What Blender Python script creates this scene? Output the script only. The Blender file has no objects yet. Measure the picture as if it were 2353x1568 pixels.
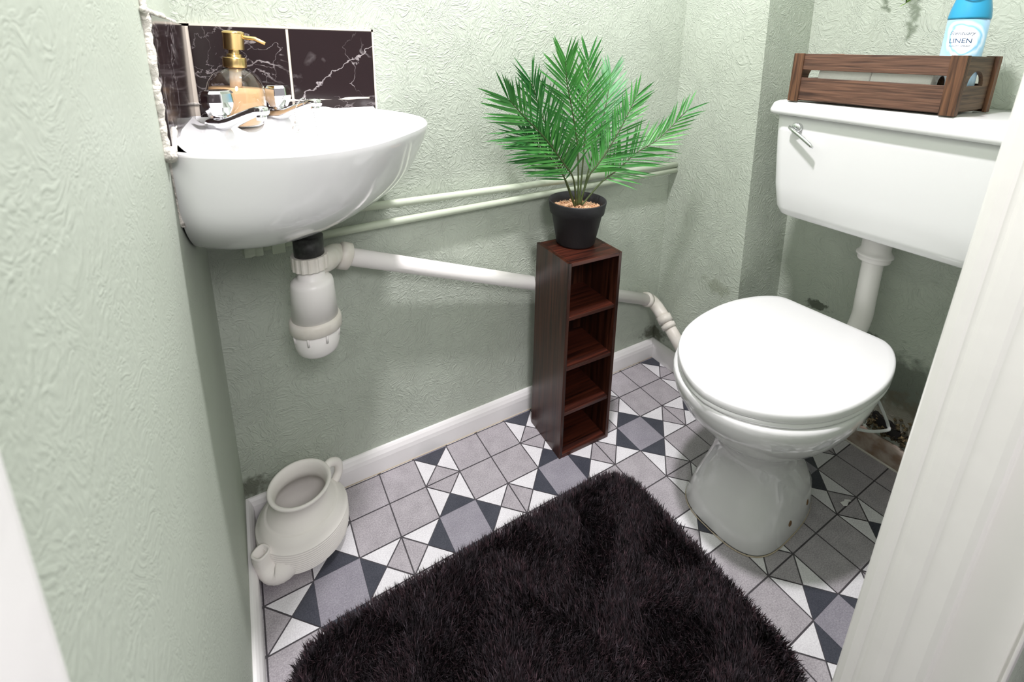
import bpy, bmesh, math, random
from mathutils import Vector, Matrix
random.seed(7)
PI = math.pi
sc = bpy.context.scene
COL = sc.collection

# ------------------------------------------------------------------ materials
def new_mat(name):
    m = bpy.data.materials.new(name); m.use_nodes = True
    nt = m.node_tree
    return m, nt, nt.nodes['Principled BSDF']

def srgb(r, g, b):
    f = lambda c: (c/255/12.92) if c/255 <= .04045 else ((c/255+.055)/1.055)**2.4
    return (f(r), f(g), f(b), 1)

def mat(name, col, rough=.5, metal=0, spec=.5, coat=0, noise=None, bump=None, trans=0, ior=1.45, sheen=0):
    """noise=(scale, dark colour, amount), bump=(scale, strength, distance)"""
    m, nt, p = new_mat(name)
    p.inputs['Base Color'].default_value = col
    p.inputs['Roughness'].default_value = rough
    p.inputs['Metallic'].default_value = metal
    p.inputs['Specular IOR Level'].default_value = spec
    p.inputs['Coat Weight'].default_value = coat
    p.inputs['Coat Roughness'].default_value = .05
    p.inputs['Transmission Weight'].default_value = trans
    p.inputs['IOR'].default_value = ior
    p.inputs['Sheen Weight'].default_value = sheen
    tc = None
    if noise or bump:
        tc = nt.nodes.new('ShaderNodeTexCoord')
    if noise:
        n = nt.nodes.new('ShaderNodeTexNoise'); n.inputs['Scale'].default_value = noise[0]; n.inputs['Detail'].default_value = 4
        nt.links.new(tc.outputs['Object'], n.inputs['Vector'])
        r = nt.nodes.new('ShaderNodeValToRGB')
        r.color_ramp.elements[0].position = .35; r.color_ramp.elements[1].position = .7
        r.color_ramp.elements[0].color = noise[1]; r.color_ramp.elements[1].color = col
        nt.links.new(n.outputs['Fac'], r.inputs['Fac']); nt.links.new(r.outputs['Color'], p.inputs['Base Color'])
    if bump:
        n = nt.nodes.new('ShaderNodeTexNoise'); n.inputs['Scale'].default_value = bump[0]; n.inputs['Detail'].default_value = 3
        nt.links.new(tc.outputs['Object'], n.inputs['Vector'])
        b = nt.nodes.new('ShaderNodeBump'); b.inputs['Strength'].default_value = bump[1]; b.inputs['Distance'].default_value = bump[2]
        nt.links.new(n.outputs['Fac'], b.inputs['Height']); nt.links.new(b.outputs['Normal'], p.inputs['Normal'])
    return m

def plaster(name, stains=(), relief=1.0):
    """sage paint over rough skimmed plaster; stains = [(centre, radius, colour, strength)]"""
    m, nt, p = new_mat(name)
    N, L = nt.nodes, nt.links
    geo = N.new('ShaderNodeNewGeometry')
    base = N.new('ShaderNodeTexNoise'); base.inputs['Scale'].default_value = 2.3; base.inputs['Detail'].default_value = 3
    L.new(geo.outputs['Position'], base.inputs['Vector'])
    cr = N.new('ShaderNodeValToRGB'); cr.color_ramp.elements[0].position = .3; cr.color_ramp.elements[1].position = .7
    cr.color_ramp.elements[0].color = srgb(180, 188, 175); cr.color_ramp.elements[1].color = srgb(191, 199, 187)
    L.new(base.outputs['Fac'], cr.inputs['Fac'])
    col = cr.outputs['Color']
    for (c, rad, sc_, colr, soft, amount) in stains:
        sub = N.new('ShaderNodeVectorMath'); sub.operation = 'SUBTRACT'; sub.inputs[1].default_value = c
        L.new(geo.outputs['Position'], sub.inputs[0])
        div = N.new('ShaderNodeVectorMath'); div.operation = 'DIVIDE'; div.inputs[1].default_value = rad
        L.new(sub.outputs[0], div.inputs[0])
        ln = N.new('ShaderNodeVectorMath'); ln.operation = 'LENGTH'; L.new(div.outputs[0], ln.inputs[0])
        nz = N.new('ShaderNodeTexNoise'); nz.inputs['Scale'].default_value = sc_; nz.inputs['Detail'].default_value = 5
        L.new(geo.outputs['Position'], nz.inputs['Vector'])
        ma = N.new('ShaderNodeMath'); ma.operation = 'MULTIPLY_ADD'; ma.inputs[1].default_value = 1.6; ma.inputs[2].default_value = -.8
        L.new(nz.outputs['Fac'], ma.inputs[0])
        ad = N.new('ShaderNodeMath'); ad.operation = 'ADD'; L.new(ln.outputs['Value'], ad.inputs[0]); L.new(ma.outputs[0], ad.inputs[1])
        mr = N.new('ShaderNodeMapRange'); mr.inputs['From Min'].default_value = 1-soft; mr.inputs['From Max'].default_value = 1
        mr.inputs['To Min'].default_value = amount; mr.inputs['To Max'].default_value = 0
        L.new(ad.outputs[0], mr.inputs['Value'])
        mx = N.new('ShaderNodeMix'); mx.data_type = 'RGBA'
        L.new(mr.outputs[0], mx.inputs[0]); L.new(col, mx.inputs[6]); mx.inputs[7].default_value = colr
        col = mx.outputs[2]
    L.new(col, p.inputs['Base Color'])
    p.inputs['Roughness'].default_value = .55
    p.inputs['Specular IOR Level'].default_value = .3
    # stroked relief
    dn = N.new('ShaderNodeTexNoise'); dn.inputs['Scale'].default_value = 9; dn.inputs['Detail'].default_value = 2
    L.new(geo.outputs['Position'], dn.inputs['Vector'])
    sc1 = N.new('ShaderNodeVectorMath'); sc1.operation = 'SCALE'; sc1.inputs['Scale'].default_value = .22
    L.new(dn.outputs['Color'], sc1.inputs[0])
    ad = N.new('ShaderNodeVectorMath'); ad.operation = 'ADD'
    L.new(geo.outputs['Position'], ad.inputs[0]); L.new(sc1.outputs[0], ad.inputs[1])
    n1 = N.new('ShaderNodeTexNoise'); n1.inputs['Scale'].default_value = 100; n1.inputs['Detail'].default_value = 2.5; n1.inputs['Distortion'].default_value = .6
    L.new(ad.outputs[0], n1.inputs['Vector'])
    # ridged strokes
    m1 = N.new('ShaderNodeMath'); m1.operation = 'SUBTRACT'; m1.inputs[1].default_value = .5; L.new(n1.outputs['Fac'], m1.inputs[0])
    m2 = N.new('ShaderNodeMath'); m2.operation = 'ABSOLUTE'; L.new(m1.outputs[0], m2.inputs[0])
    n2 = N.new('ShaderNodeTexNoise'); n2.inputs['Scale'].default_value = 170; n2.inputs['Detail'].default_value = 2
    L.new(geo.outputs['Position'], n2.inputs['Vector'])
    m3 = N.new('ShaderNodeMath'); m3.operation = 'MULTIPLY_ADD'; m3.inputs[1].default_value = .12
    L.new(n2.outputs['Fac'], m3.inputs[0]); L.new(m2.outputs[0], m3.inputs[2])
    # sparse patches where relief is stronger
    b = N.new('ShaderNodeBump'); b.inputs['Strength'].default_value = relief; b.inputs['Distance'].default_value = .0042
    L.new(m3.outputs[0], b.inputs['Height']); L.new(b.outputs['Normal'], p.inputs['Normal'])
    return m

def wood(name, c1, c2, axis, rough=.45, scale=1.0, bump=.15):
    m, nt, p = new_mat(name)
    N, L = nt.nodes, nt.links
    tc = N.new('ShaderNodeTexCoord'); mp = N.new('ShaderNodeMapping')
    s = [110*scale]*3; s[axis] = 5*scale
    mp.inputs['Scale'].default_value = s
    L.new(tc.outputs['Object'], mp.inputs['Vector'])
    n = N.new('ShaderNodeTexNoise'); n.inputs['Scale'].default_value = 1.0; n.inputs['Detail'].default_value = 5; n.inputs['Distortion'].default_value = .5
    L.new(mp.outputs['Vector'], n.inputs['Vector'])
    r = N.new('ShaderNodeValToRGB'); r.color_ramp.elements[0].position = .33; r.color_ramp.elements[1].position = .68
    r.color_ramp.elements[0].color = c1; r.color_ramp.elements[1].color = c2
    L.new(n.outputs['Fac'], r.inputs['Fac']); L.new(r.outputs['Color'], p.inputs['Base Color'])
    b = N.new('ShaderNodeBump'); b.inputs['Strength'].default_value = bump; b.inputs['Distance'].default_value = .002
    L.new(n.outputs['Fac'], b.inputs['Height']); L.new(b.outputs['Normal'], p.inputs['Normal'])
    p.inputs['Roughness'].default_value = rough
    return m

def marble(name, seed, line=None):
    m, nt, p = new_mat(name)
    N, L = nt.nodes, nt.links
    tc = N.new('ShaderNodeTexCoord')
    mp = N.new('ShaderNodeMapping'); mp.inputs['Location'].default_value = (seed, seed*.7, seed*.3)
    L.new(tc.outputs['Object'], mp.inputs['Vector'])
    def vein(scale, dist, w):
        n = N.new('ShaderNodeTexNoise'); n.inputs['Scale'].default_value = scale; n.inputs['Detail'].default_value = 6; n.inputs['Distortion'].default_value = dist
        n.inputs['Roughness'].default_value = .55
        L.new(mp.outputs['Vector'], n.inputs['Vector'])
        a = N.new('ShaderNodeMath'); a.operation = 'SUBTRACT'; a.inputs[1].default_value = .5; L.new(n.outputs['Fac'], a.inputs[0])
        c = N.new('ShaderNodeMath'); c.operation = 'ABSOLUTE'; L.new(a.outputs[0], c.inputs[0])
        r = N.new('ShaderNodeMapRange'); r.inputs['From Min'].default_value = 0; r.inputs['From Max'].default_value = w
        r.inputs['To Min'].default_value = 1; r.inputs['To Max'].default_value = 0; L.new(c.outputs[0], r.inputs['Value'])
        return r.outputs[0]
    v1 = vein(7, .6, .010); v2 = vein(15, .4, .006)
    g = N.new('ShaderNodeTexNoise'); g.inputs['Scale'].default_value = 9; L.new(mp.outputs['Vector'], g.inputs['Vector'])
    gr = N.new('ShaderNodeMapRange'); gr.inputs['From Min'].default_value = .45; gr.inputs['From Max'].default_value = .65; L.new(g.outputs['Fac'], gr.inputs['Value'])
    mx = N.new('ShaderNodeMath'); mx.operation = 'MAXIMUM'; L.new(v1, mx.inputs[0]); L.new(v2, mx.inputs[1])
    mu = N.new('ShaderNodeMath'); mu.operation = 'MULTIPLY'; L.new(mx.outputs[0], mu.inputs[0]); L.new(gr.outputs[0], mu.inputs[1])
    if line:                                             # one long wandering vein through (x0, z0) with the given slope
        x0, z0, sl = line
        sp = N.new('ShaderNodeSeparateXYZ'); L.new(tc.outputs['Object'], sp.inputs[0])
        wn = N.new('ShaderNodeTexNoise'); wn.inputs['Scale'].default_value = 55; wn.inputs['Detail'].default_value = 5; L.new(tc.outputs['Object'], wn.inputs['Vector'])
        e1 = N.new('ShaderNodeMath'); e1.operation = 'MULTIPLY_ADD'; e1.inputs[1].default_value = -sl; L.new(sp.outputs['X'], e1.inputs[0]); L.new(sp.outputs['Z'], e1.inputs[2])
        e2 = N.new('ShaderNodeMath'); e2.operation = 'MULTIPLY_ADD'; e2.inputs[1].default_value = .035; e2.inputs[2].default_value = -(z0-sl*x0)-.0175; L.new(wn.outputs['Fac'], e2.inputs[0])
        e3 = N.new('ShaderNodeMath'); e3.operation = 'ADD'; L.new(e1.outputs[0], e3.inputs[0]); L.new(e2.outputs[0], e3.inputs[1])
        e4 = N.new('ShaderNodeMath'); e4.operation = 'ABSOLUTE'; L.new(e3.outputs[0], e4.inputs[0])
        e5 = N.new('ShaderNodeMapRange'); e5.inputs['From Min'].default_value = 0; e5.inputs['From Max'].default_value = .0016; e5.inputs['To Min'].default_value = 1; e5.inputs['To Max'].default_value = 0
        L.new(e4.outputs[0], e5.inputs['Value'])
        e6 = N.new('ShaderNodeMath'); e6.operation = 'MAXIMUM'; L.new(e5.outputs[0], e6.inputs[0]); L.new(mu.outputs[0], e6.inputs[1]); mu = e6
    c = N.new('ShaderNodeMix'); c.data_type = 'RGBA'
    c.inputs[6].default_value = srgb(38, 26, 28); c.inputs[7].default_value = srgb(178, 170, 172)
    L.new(mu.outputs[0], c.inputs[0]); L.new(c.outputs[2], p.inputs['Base Color'])
    p.inputs['Roughness'].default_value = .12
    return m

def speckle(name, c1, c2, rough=.38):
    m, nt, p = new_mat(name)
    N, L = nt.nodes, nt.links
    geo = N.new('ShaderNodeNewGeometry')
    n = N.new('ShaderNodeTexNoise'); n.inputs['Scale'].default_value = 420; n.inputs['Detail'].default_value = 3
    n2 = N.new('ShaderNodeTexNoise'); n2.inputs['Scale'].default_value = 30; n2.inputs['Detail'].default_value = 4
    for q in (n, n2): L.new(geo.outputs['Position'], q.inputs['Vector'])
    a = N.new('ShaderNodeMath'); a.operation = 'MULTIPLY_ADD'; a.inputs[1].default_value = .28
    L.new(n2.outputs['Fac'], a.inputs[0])
    h = N.new('ShaderNodeMath'); h.operation = 'MULTIPLY'; h.inputs[1].default_value = .72; L.new(n.outputs['Fac'], h.inputs[0])
    L.new(h.outputs[0], a.inputs[2])
    r = N.new('ShaderNodeValToRGB'); r.color_ramp.elements[0].position = .38; r.color_ramp.elements[1].position = .62
    r.color_ramp.elements[0].color = c1; r.color_ramp.elements[1].color = c2
    L.new(a.outputs[0], r.inputs['Fac']); L.new(r.outputs['Color'], p.inputs['Base Color'])
    p.inputs['Roughness'].default_value = rough
    return m

M = {}
M['wall'] = plaster('sage plaster')
M['wall_l'] = plaster('sage plaster left', relief=.3)
M['wall_r'] = plaster('sage plaster with damp', [
    ((1.345, -.60, .215), (.3, .105, .085), 38, srgb(78, 86, 74), .4, .7),
    ((1.345, -.62, .13), (.3, .12, .07), 50, srgb(118, 108, 92), .4, .7),
    ((1.345, -.375, .318), (.3, .032, .014), 90, srgb(64, 70, 55), .3, .8),
    ((1.345, -.50, .30), (.3, .022, .012), 90, srgb(74, 80, 64), .4, .7)])
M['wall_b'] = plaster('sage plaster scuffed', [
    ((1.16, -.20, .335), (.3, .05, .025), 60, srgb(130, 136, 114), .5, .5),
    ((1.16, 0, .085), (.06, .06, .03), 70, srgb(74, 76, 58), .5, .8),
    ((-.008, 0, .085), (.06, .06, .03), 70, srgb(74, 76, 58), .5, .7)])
M['ceil'] = mat('ceiling white', srgb(235, 235, 232), .8)
M['gloss_white'] = mat('white gloss paint', srgb(243, 241, 241), .3, bump=(25, .12, .004))
M['frame_paint'] = mat('door frame paint', srgb(238, 236, 233), .35, bump=(22, .15, .003))
M['ceramic'] = mat('white glazed ceramic', srgb(234, 234, 235), .08, coat=.3)
M['seat_plastic'] = mat('white seat plastic', srgb(240, 240, 241), .16)
M['cistern_pl'] = mat('white cistern plastic', srgb(238, 238, 239), .16)
M['pvc'] = mat('white waste plastic', srgb(243, 240, 238), .32)
M['pvc_old'] = mat('aged white plastic', srgb(236, 232, 226), .4, noise=(40, srgb(224, 218, 209)))
M['black_pl'] = mat('black rubber', srgb(22, 22, 23), .4, noise=(90, srgb(60, 60, 60)))
M['chrome'] = mat('chrome', (.82, .82, .84, 1), .07, 1)
M['brass'] = mat('brushed gold', srgb(232, 200, 138), .27, 1)
M['silicone'] = mat('rough white sealant', srgb(222, 217, 208), .6, bump=(160, .8, .006))
M['pipe_paint'] = mat('sage painted pipe', srgb(196, 205, 186), .4, bump=(80, .2, .003))
M['grout'] = mat('cream grout', srgb(226, 216, 202), .7)
M['dark_wood'] = wood('dark stained wood upright', srgb(26, 12, 8), srgb(76, 41, 28), 2, .3)
M['dark_wood_h'] = wood('dark stained wood shelf', srgb(28, 11, 8), srgb(84, 39, 26), 0, .38)
M['crate_h'] = wood('crate slat wood', srgb(60, 40, 32), srgb(122, 88, 70), 1, .6, 2.2, .4)
M['crate_v'] = wood('crate post wood', srgb(52, 30, 18), srgb(122, 84, 58), 2, .6, 1.8, .4)
M['crate_x'] = wood('crate end wood', srgb(58, 40, 28), srgb(112, 86, 66), 0, .6, 2.0, .4)
M['pot'] = mat('black plastic pot', srgb(38, 38, 41), .55, bump=(300, .25, .001))
M['gravel'] = mat('beige gravel', srgb(226, 194, 160), .8, noise=(60, srgb(188, 140, 104)))
M['leaf'] = mat('green palm leaf', srgb(84, 158, 72), .38, noise=(14, srgb(52, 124, 54)), spec=.6)
M['leaf_dk'] = mat('dark green palm leaf', srgb(66, 140, 64), .4, noise=(14, srgb(36, 100, 44)), spec=.6)
M['leaf_pale'] = mat('pale green palm leaf', srgb(128, 180, 132), .4, noise=(14, srgb(92, 156, 104)), spec=.6)
M['stem'] = mat('palm stem', srgb(70, 84, 48), .5)
M['stem_br'] = mat('palm stem base', srgb(112, 84, 60), .5)
M['terracotta'] = mat('unglazed white clay', srgb(244, 240, 235), .75, bump=(200, .1, .001))
M['rug_base'] = mat('black rug backing', srgb(14, 13, 14), .9)
M['paper'] = mat('toilet paper', srgb(240, 239, 238), .9, bump=(110, .5, .003))
M['can_label'] = None
M['can_blue'] = mat('blue cap plastic', srgb(52, 160, 205), .3)
M['can_dk'] = mat('blue cap recess', srgb(84, 168, 208), .35)
M['navy'] = mat('navy print', srgb(40, 78, 120), .4)
M['grey_print'] = mat('grey print', srgb(110, 120, 140), .4)
M['clear_pl'] = mat('clear hook plastic', srgb(225, 228, 228), .25, trans=.5)
M['moss'] = mat('bare rubble', srgb(120, 106, 74), .95, noise=(60, srgb(30, 24, 12)), bump=(120, 1, .01))
M['hole'] = mat('dark hole', srgb(14, 12, 8), .95)
M['bare_wood'] = mat('bare scuffed skirting', srgb(196, 184, 174), .7, noise=(35, srgb(150, 126, 110)))
M['carpet'] = mat('dark hall carpet', srgb(26, 25, 28), .95, bump=(500, .8, .004))
M['plant_sm'] = mat('bright green leaves', srgb(120, 158, 58), .5)
M['rust'] = mat('rusty screw', srgb(120, 90, 58), .6)
M['seal_yel'] = mat('stained floor sealant', srgb(196, 182, 160), .6)
M['glass'] = mat('clear glass', (1, 1, 1, 1), .0, trans=1, ior=1.45)
M['soap'] = mat('peach liquid soap', srgb(252, 206, 152), .25)
M['tube_pl'] = mat('dip tube', srgb(228, 214, 196), .3)
M['t_white'] = speckle('vinyl pale', srgb(212, 210, 214), srgb(232, 231, 234))
M['t_grey'] = speckle('vinyl grey', srgb(150, 145, 150), srgb(184, 179, 184))
M['t_purple'] = speckle('vinyl slate grey', srgb(130, 127, 137), srgb(156, 153, 162))
M['t_dark'] = speckle('vinyl charcoal', srgb(54, 56, 66), srgb(74, 76, 86))
M['t_line'] = speckle('vinyl line', srgb(66, 63, 68), srgb(84, 80, 84))

def can_label():
    m, nt, p = new_mat('spray can label')
    N, L = nt.nodes, nt.links
    tc = N.new('ShaderNodeTexCoord')
    n = N.new('ShaderNodeTexNoise'); n.inputs['Scale'].default_value = 14; n.inputs['Distortion'].default_value = 1.2
    L.new(tc.outputs['Object'], n.inputs['Vector'])
    # pale oval with blue swirls round it
    mp = N.new('ShaderNodeVectorMath'); mp.operation = 'SUBTRACT'; mp.inputs[1].default_value = (-.028, -.010, .121)
    L.new(tc.outputs['Object'], mp.inputs[0])
    dv = N.new('ShaderNodeVectorMath'); dv.operation = 'DIVIDE'; dv.inputs[1].default_value = (.036, .027, .033)
    L.new(mp.outputs[0], dv.inputs[0])
    ln = N.new('ShaderNodeVectorMath'); ln.operation = 'LENGTH'; L.new(dv.outputs[0], ln.inputs[0])
    a = N.new('ShaderNodeMath'); a.operation = 'MULTIPLY_ADD'; a.inputs[1].default_value = 1.1; L.new(n.outputs['Fac'], a.inputs[0]); L.new(ln.outputs['Value'], a.inputs[2])
    r = N.new('ShaderNodeValToRGB')
    e = r.color_ramp.elements
    e[0].position = .95; e[0].color = srgb(228, 234, 242)
    e[1].position = 1.0; e[1].color = srgb(196, 216, 234)
    for pos, c in ((.985, srgb(226, 234, 244)),):
        x = e.new(pos); x.color = c
    mr = N.new('ShaderNodeMapRange'); mr.inputs['From Min'].default_value = 0; mr.inputs['From Max'].default_value = 2
    L.new(a.outputs[0], mr.inputs['Value'])
    r2 = N.new('ShaderNodeValToRGB'); e = r2.color_ramp.elements
    e[0].position = .0; e[0].color = srgb(232, 236, 242); e[1].position = 1; e[1].color = srgb(176, 206, 232)
    for pos, c in ((.58, srgb(230, 235, 243)), (.64, srgb(120, 186, 220)), (.70, srgb(214, 228, 240)), (.78, srgb(150, 200, 228))):
        x = e.new(pos); x.color = c
    L.new(mr.outputs[0], r2.inputs['Fac']); L.new(r2.outputs['Color'], p.inputs['Base Color'])
    p.inputs['Roughness'].default_value = .3
    return m
M['can_label'] = can_label()

# ------------------------------------------------------------------ mesh helper
class MB:
    def __init__(s): s.v = []; s.f = []; s.m = []; s.sm = []
    def add(s, verts, faces, mi=0, smooth=True):
        o = len(s.v); s.v += [tuple(v) for v in verts]
        for f in faces: s.f.append([i+o for i in f]); s.m.append(mi); s.sm.append(smooth)
        return s
    def box(s, lo, hi, mi=0, xf=None):
        x0, y0, z0 = lo; x1, y1, z1 = hi
        v = [(x0,y0,z0),(x1,y0,z0),(x1,y1,z0),(x0,y1,z0),(x0,y0,z1),(x1,y0,z1),(x1,y1,z1),(x0,y1,z1)]
        if xf: v = [xf @ Vector(p) for p in v]
        return s.add(v, [(0,3,2,1),(4,5,6,7),(0,1,5,4),(1,2,6,5),(2,3,7,6),(3,0,4,7)], mi, False)
    def loft(s, rings, mi=0, cap0=False, cap1=False, closed=True, smooth=True):
        n = len(rings[0]); v = [p for r in rings for p in r]; f = []
        for i in range(len(rings)-1):
            for j in range(n if closed else n-1):
                k = (j+1) % n
                f.append((i*n+j, i*n+k, (i+1)*n+k, (i+1)*n+j))
        if cap0: f.append(tuple(reversed(range(n))))
        if cap1: f.append(tuple((len(rings)-1)*n+j for j in range(n)))
        return s.add(v, f, mi, smooth)
    def lathe(s, prof, c=(0,0,0), seg=40, mi=0, cap0=False, cap1=False, axis=None, smooth=True):
        rings = []
        for r, z in prof:
            ring = []
            for j in range(seg):
                a = 2*PI*j/seg; p = Vector((r*math.cos(a), r*math.sin(a), z))
                if axis: p = axis @ p
                ring.append(p + Vector(c))
            rings.append(ring)
        return s.loft(rings, mi, cap0, cap1, True, smooth)
    def tube(s, path, rad, seg=14, mi=0, cap=True):
        path = [Vector(p) for p in path]; n = len(path)
        rads = rad if isinstance(rad, (list, tuple)) else [rad]*n
        rings = []; up = None
        for i in range(n):
            t = (path[min(i+1, n-1)] - path[max(i-1, 0)]).normalized()
            if up is None:
                up = Vector((0,0,1)) if abs(t.z) < .9 else Vector((1,0,0))
            a = (up - t*up.dot(t)).normalized(); up = a; b = t.cross(a)
            rings.append([path[i] + (a*math.cos(2*PI*j/seg) + b*math.sin(2*PI*j/seg))*rads[i] for j in range(seg)])
        return s.loft(rings, mi, cap, cap)
    def build(s, name, mats, parent=None, bevel=0, sub=0, seg=2, auto=None, fix=True):
        off = Vector((0,0,0))
        p = parent
        while p is not None: off += p.location; p = p.parent
        me = bpy.data.meshes.new(name)
        me.from_pydata([Vector(v)-off for v in s.v], [], s.f)
        if not isinstance(mats, (list, tuple)): mats = [mats]
        for m in mats: me.materials.append(m)
        me.polygons.foreach_set('material_index', s.m)
        me.polygons.foreach_set('use_smooth', s.sm)
        me.update()
        if fix:
            bm = bmesh.new(); bm.from_mesh(me)
            bmesh.ops.recalc_face_normals(bm, faces=bm.faces); bm.to_mesh(me); bm.free()
        o = bpy.data.objects.new(name, me); COL.objects.link(o)
        if parent is not None: o.parent = parent
        if bevel:
            b = o.modifiers.new('Bevel', 'BEVEL'); b.width = bevel; b.segments = seg; b.limit_method = 'ANGLE'; b.angle_limit = math.radians(40)
            b.harden_normals = False
        if sub:
            d = o.modifiers.new('Subdiv', 'SUBSURF'); d.levels = sub; d.render_levels = sub
        return o

def tag(o, label=None, cat=None, group=None, kind=None):
    if label: o['label'] = label
    if cat: o['category'] = cat
    if group: o['group'] = group
    if kind: o['kind'] = kind
    return o

def thing(name, loc, label, cat, group=None):
    o = bpy.data.objects.new(name, None); COL.objects.link(o); o.location = loc; o.empty_display_size = .05
    return tag(o, label, cat, group)

def spline(pts, n):
    """Catmull-Rom through pts"""
    P = [Vector(p) for p in pts]; P = [P[0]*2-P[1]] + P + [P[-1]*2-P[-2]]
    out = []; k = len(pts)-1
    for i in range(n+1):
        u = i/n*k; a = min(int(u), k-1); t = u-a
        p0, p1, p2, p3 = P[a:a+4]
        out.append(.5*((2*p1)+(p2-p0)*t+(2*p0-5*p1+4*p2-p3)*t*t+(3*p1-p0-3*p2+p3)*t**3))
    return out

# ------------------------------------------------------------------ setting
YF0, YF1 = -.79, -.905        # door wall: room face, hall face
XL, XB, XR = -.008, 1.16, 1.345
YB = -.266                    # where the boxed-in wall turns into the toilet recess
H = 2.1

def ybox(z): return -.2803 + .0385*z
def build_setting():
    m = MB(); m.box((XL-.1, -1.7, -.02), (XL, .12, H)); tag(m.build('wall_left', M['wall_l']), kind='structure')
    m = MB(); m.box((XL, 0, -.02), (XB+.3, .1, H)); tag(m.build('wall_back', M['wall_b']), kind='structure')
    m = MB()
    v = []
    for z in (-.02, H):
        v += [(XB, 0, z), (XB, ybox(z), z), (XR+.1, ybox(z), z), (XR+.1, 0, z)]
    m.add(v, [(0,1,2,3),(7,6,5,4),(0,4,5,1),(1,5,6,2),(2,6,7,3),(3,7,4,0)], 0, False)
    tag(m.build('wall_right', M['wall_b']), kind='structure')
    m = MB(); m.box((XR, YF0-.12, -.02), (XR+.1, -.18, H)); tag(m.build('wall_recess', M['wall_r']), kind='structure')
    m = MB(); m.box((.655, YF1, -.02), (XR+.1, YF0-.035, H)); m.box((XL-.1, YF1, 1.72), (.655, YF0-.035, H))
    tag(m.build('wall_front', M['wall']), kind='structure')
    m = MB(); m.box((XL-.1, YF1, H), (XR+.1, .1, H+.05)); tag(m.build('ceiling', M['ceil']), kind='structure')
    # hall carpet beyond the door wall
    m = MB(); m.box((XL-.1, -2.2, -.03), (2.4, YF1, -.004)); tag(m.build('floor', M['carpet']), kind='structure')
    # vinyl floor: eight-pointed-star blocks of 3 x 3 cells
    s = 1/12; m = MB()
    x0, x1, y0, y1 = XL-.02, XR+.02, YF1, .02
    m.add([(x0,y0,-.0008),(x1,y0,-.0008),(x1,y1,-.0008),(x0,y1,-.0008)], [(0,1,2,3)], 4, False)
    def W(u, v): return ((u+4.10)*s, (-v-2.22)*s)
    def poly(pts, mi, ins):
        c = [sum(p[i] for p in pts)/len(pts) for i in (0, 1)]
        n = len(pts); q = []
        if ins > 0:                                  # inset each edge by ins (in cells)
            for i in range(n):
                a, b, d = pts[i-1], pts[i], pts[(i+1) % n]
                def off(p, r):
                    ex, ey = r[0]-p[0], r[1]-p[1]; l = math.hypot(ex, ey); nx, ny = -ey/l, ex/l
                    if (c[0]-p[0])*nx+(c[1]-p[1])*ny < 0: nx, ny = -nx, -ny
                    return (p[0]+nx*ins, p[1]+ny*ins), (ex/l, ey/l)
                (p1, d1), (p2, d2) = off(a, b), off(b, d)
                den = d1[0]*d2[1]-d1[1]*d2[0]
                t = ((p2[0]-p1[0])*d2[1]-(p2[1]-p1[1])*d2[0])/den
                q.append((p1[0]+d1[0]*t, p1[1]+d1[1]*t))
        else: q = pts
        # clip to the floor rectangle
        w = [W(*p) for p in q]
        for ax, lim, sg in ((0, x0, 1), (0, x1, -1), (1, y0, 1), (1, y1, -1)):
            o = []
            for i in range(len(w)):
                a, b = w[i], w[(i+1) % len(w)]
                ia, ib = (a[ax]-lim)*sg >= 0, (b[ax]-lim)*sg >= 0
                if ia: o.append(a)
                if ia != ib:
                    t = (lim-a[ax])/(b[ax]-a[ax]); o.append((a[0]+(b[0]-a[0])*t, a[1]+(b[1]-a[1])*t))
            w = o
            if not w: return
        m.add([(p[0], p[1], 0) for p in w], [tuple(range(len(w)))], mi, False)
    L = .016
    for i in range(-6, 14):
        for j in range(-4, 10):
            a, b = i % 3, j % 3
            c = [(i,j),(i+1,j),(i+1,j+1),(i,j+1)]; mid = (i+.5, j+.5)
            if a == 0 and b == 0: poly(c, 2, .002)
            elif a and b: poly(c, 1, L)
            else:
                inner = {(0,1): 0, (0,2): 2, (1,0): 3, (2,0): 1}[(a, b)]
                for k in range(4):
                    t = [c[k], c[(k+1) % 4], mid]
                    if k == inner: poly(t, 3, .003)
                    elif k == (inner+2) % 4: poly(t, 1, L)
                    else: poly(t, 0, L)
    tag(m.build('floor', [M['t_white'], M['t_grey'], M['t_purple'], M['t_dark'], M['t_line']], fix=False), kind='structure')
    # skirting boards: profile swept along each wall
    def skirt(name, p0, p1, nrm, h, mt, t=.014, e0=0, e1=0):
        prof = [(0, 0), (t, 0), (t, h*.62), (t*.9, h*.78), (t*.62, h*.92), (t*.35, h), (0, h)]
        a, b, n = Vector(p0), Vector(p1), Vector(nrm); d = (b-a).normalized()
        r = [[a + n*u + d*(u*e0) + Vector((0,0,w)) for u, w in prof], [b + n*u - d*(u*e1) + Vector((0,0,w)) for u, w in prof]]
        m = MB(); m.loft(r, 0, True, True, True, False)
        tag(m.build(name, mt, bevel=.001), kind='structure')
    skirt('baseboard_back', (XL, 0, 0), (XB, 0, 0), (0,-1,0), .062, M['gloss_white'], e0=1, e1=1)
    skirt('baseboard_left', (XL, 0, 0), (XL, YF0+.01, 0), (1,0,0), .062, M['gloss_white'], e0=1)
    skirt('baseboard_right', (XB, 0, 0), (XB, YB-.014, 0), (-1,0,0), .062, M['gloss_white'], e0=1)
    skirt('baseboard_recess', (XR, -.27, 0), (XR, YF0, 0), (-1,0,0), .058, M['bare_wood'], t=.012)
    # mastic beads where the vinyl meets the boards
    m = MB(); m.tube([(.006, -.0145, .0005), (XB-.014, -.0145, .0005)], .0013, 6); tag(m.build('trim_1', M['seal_yel']), kind='structure')
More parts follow.
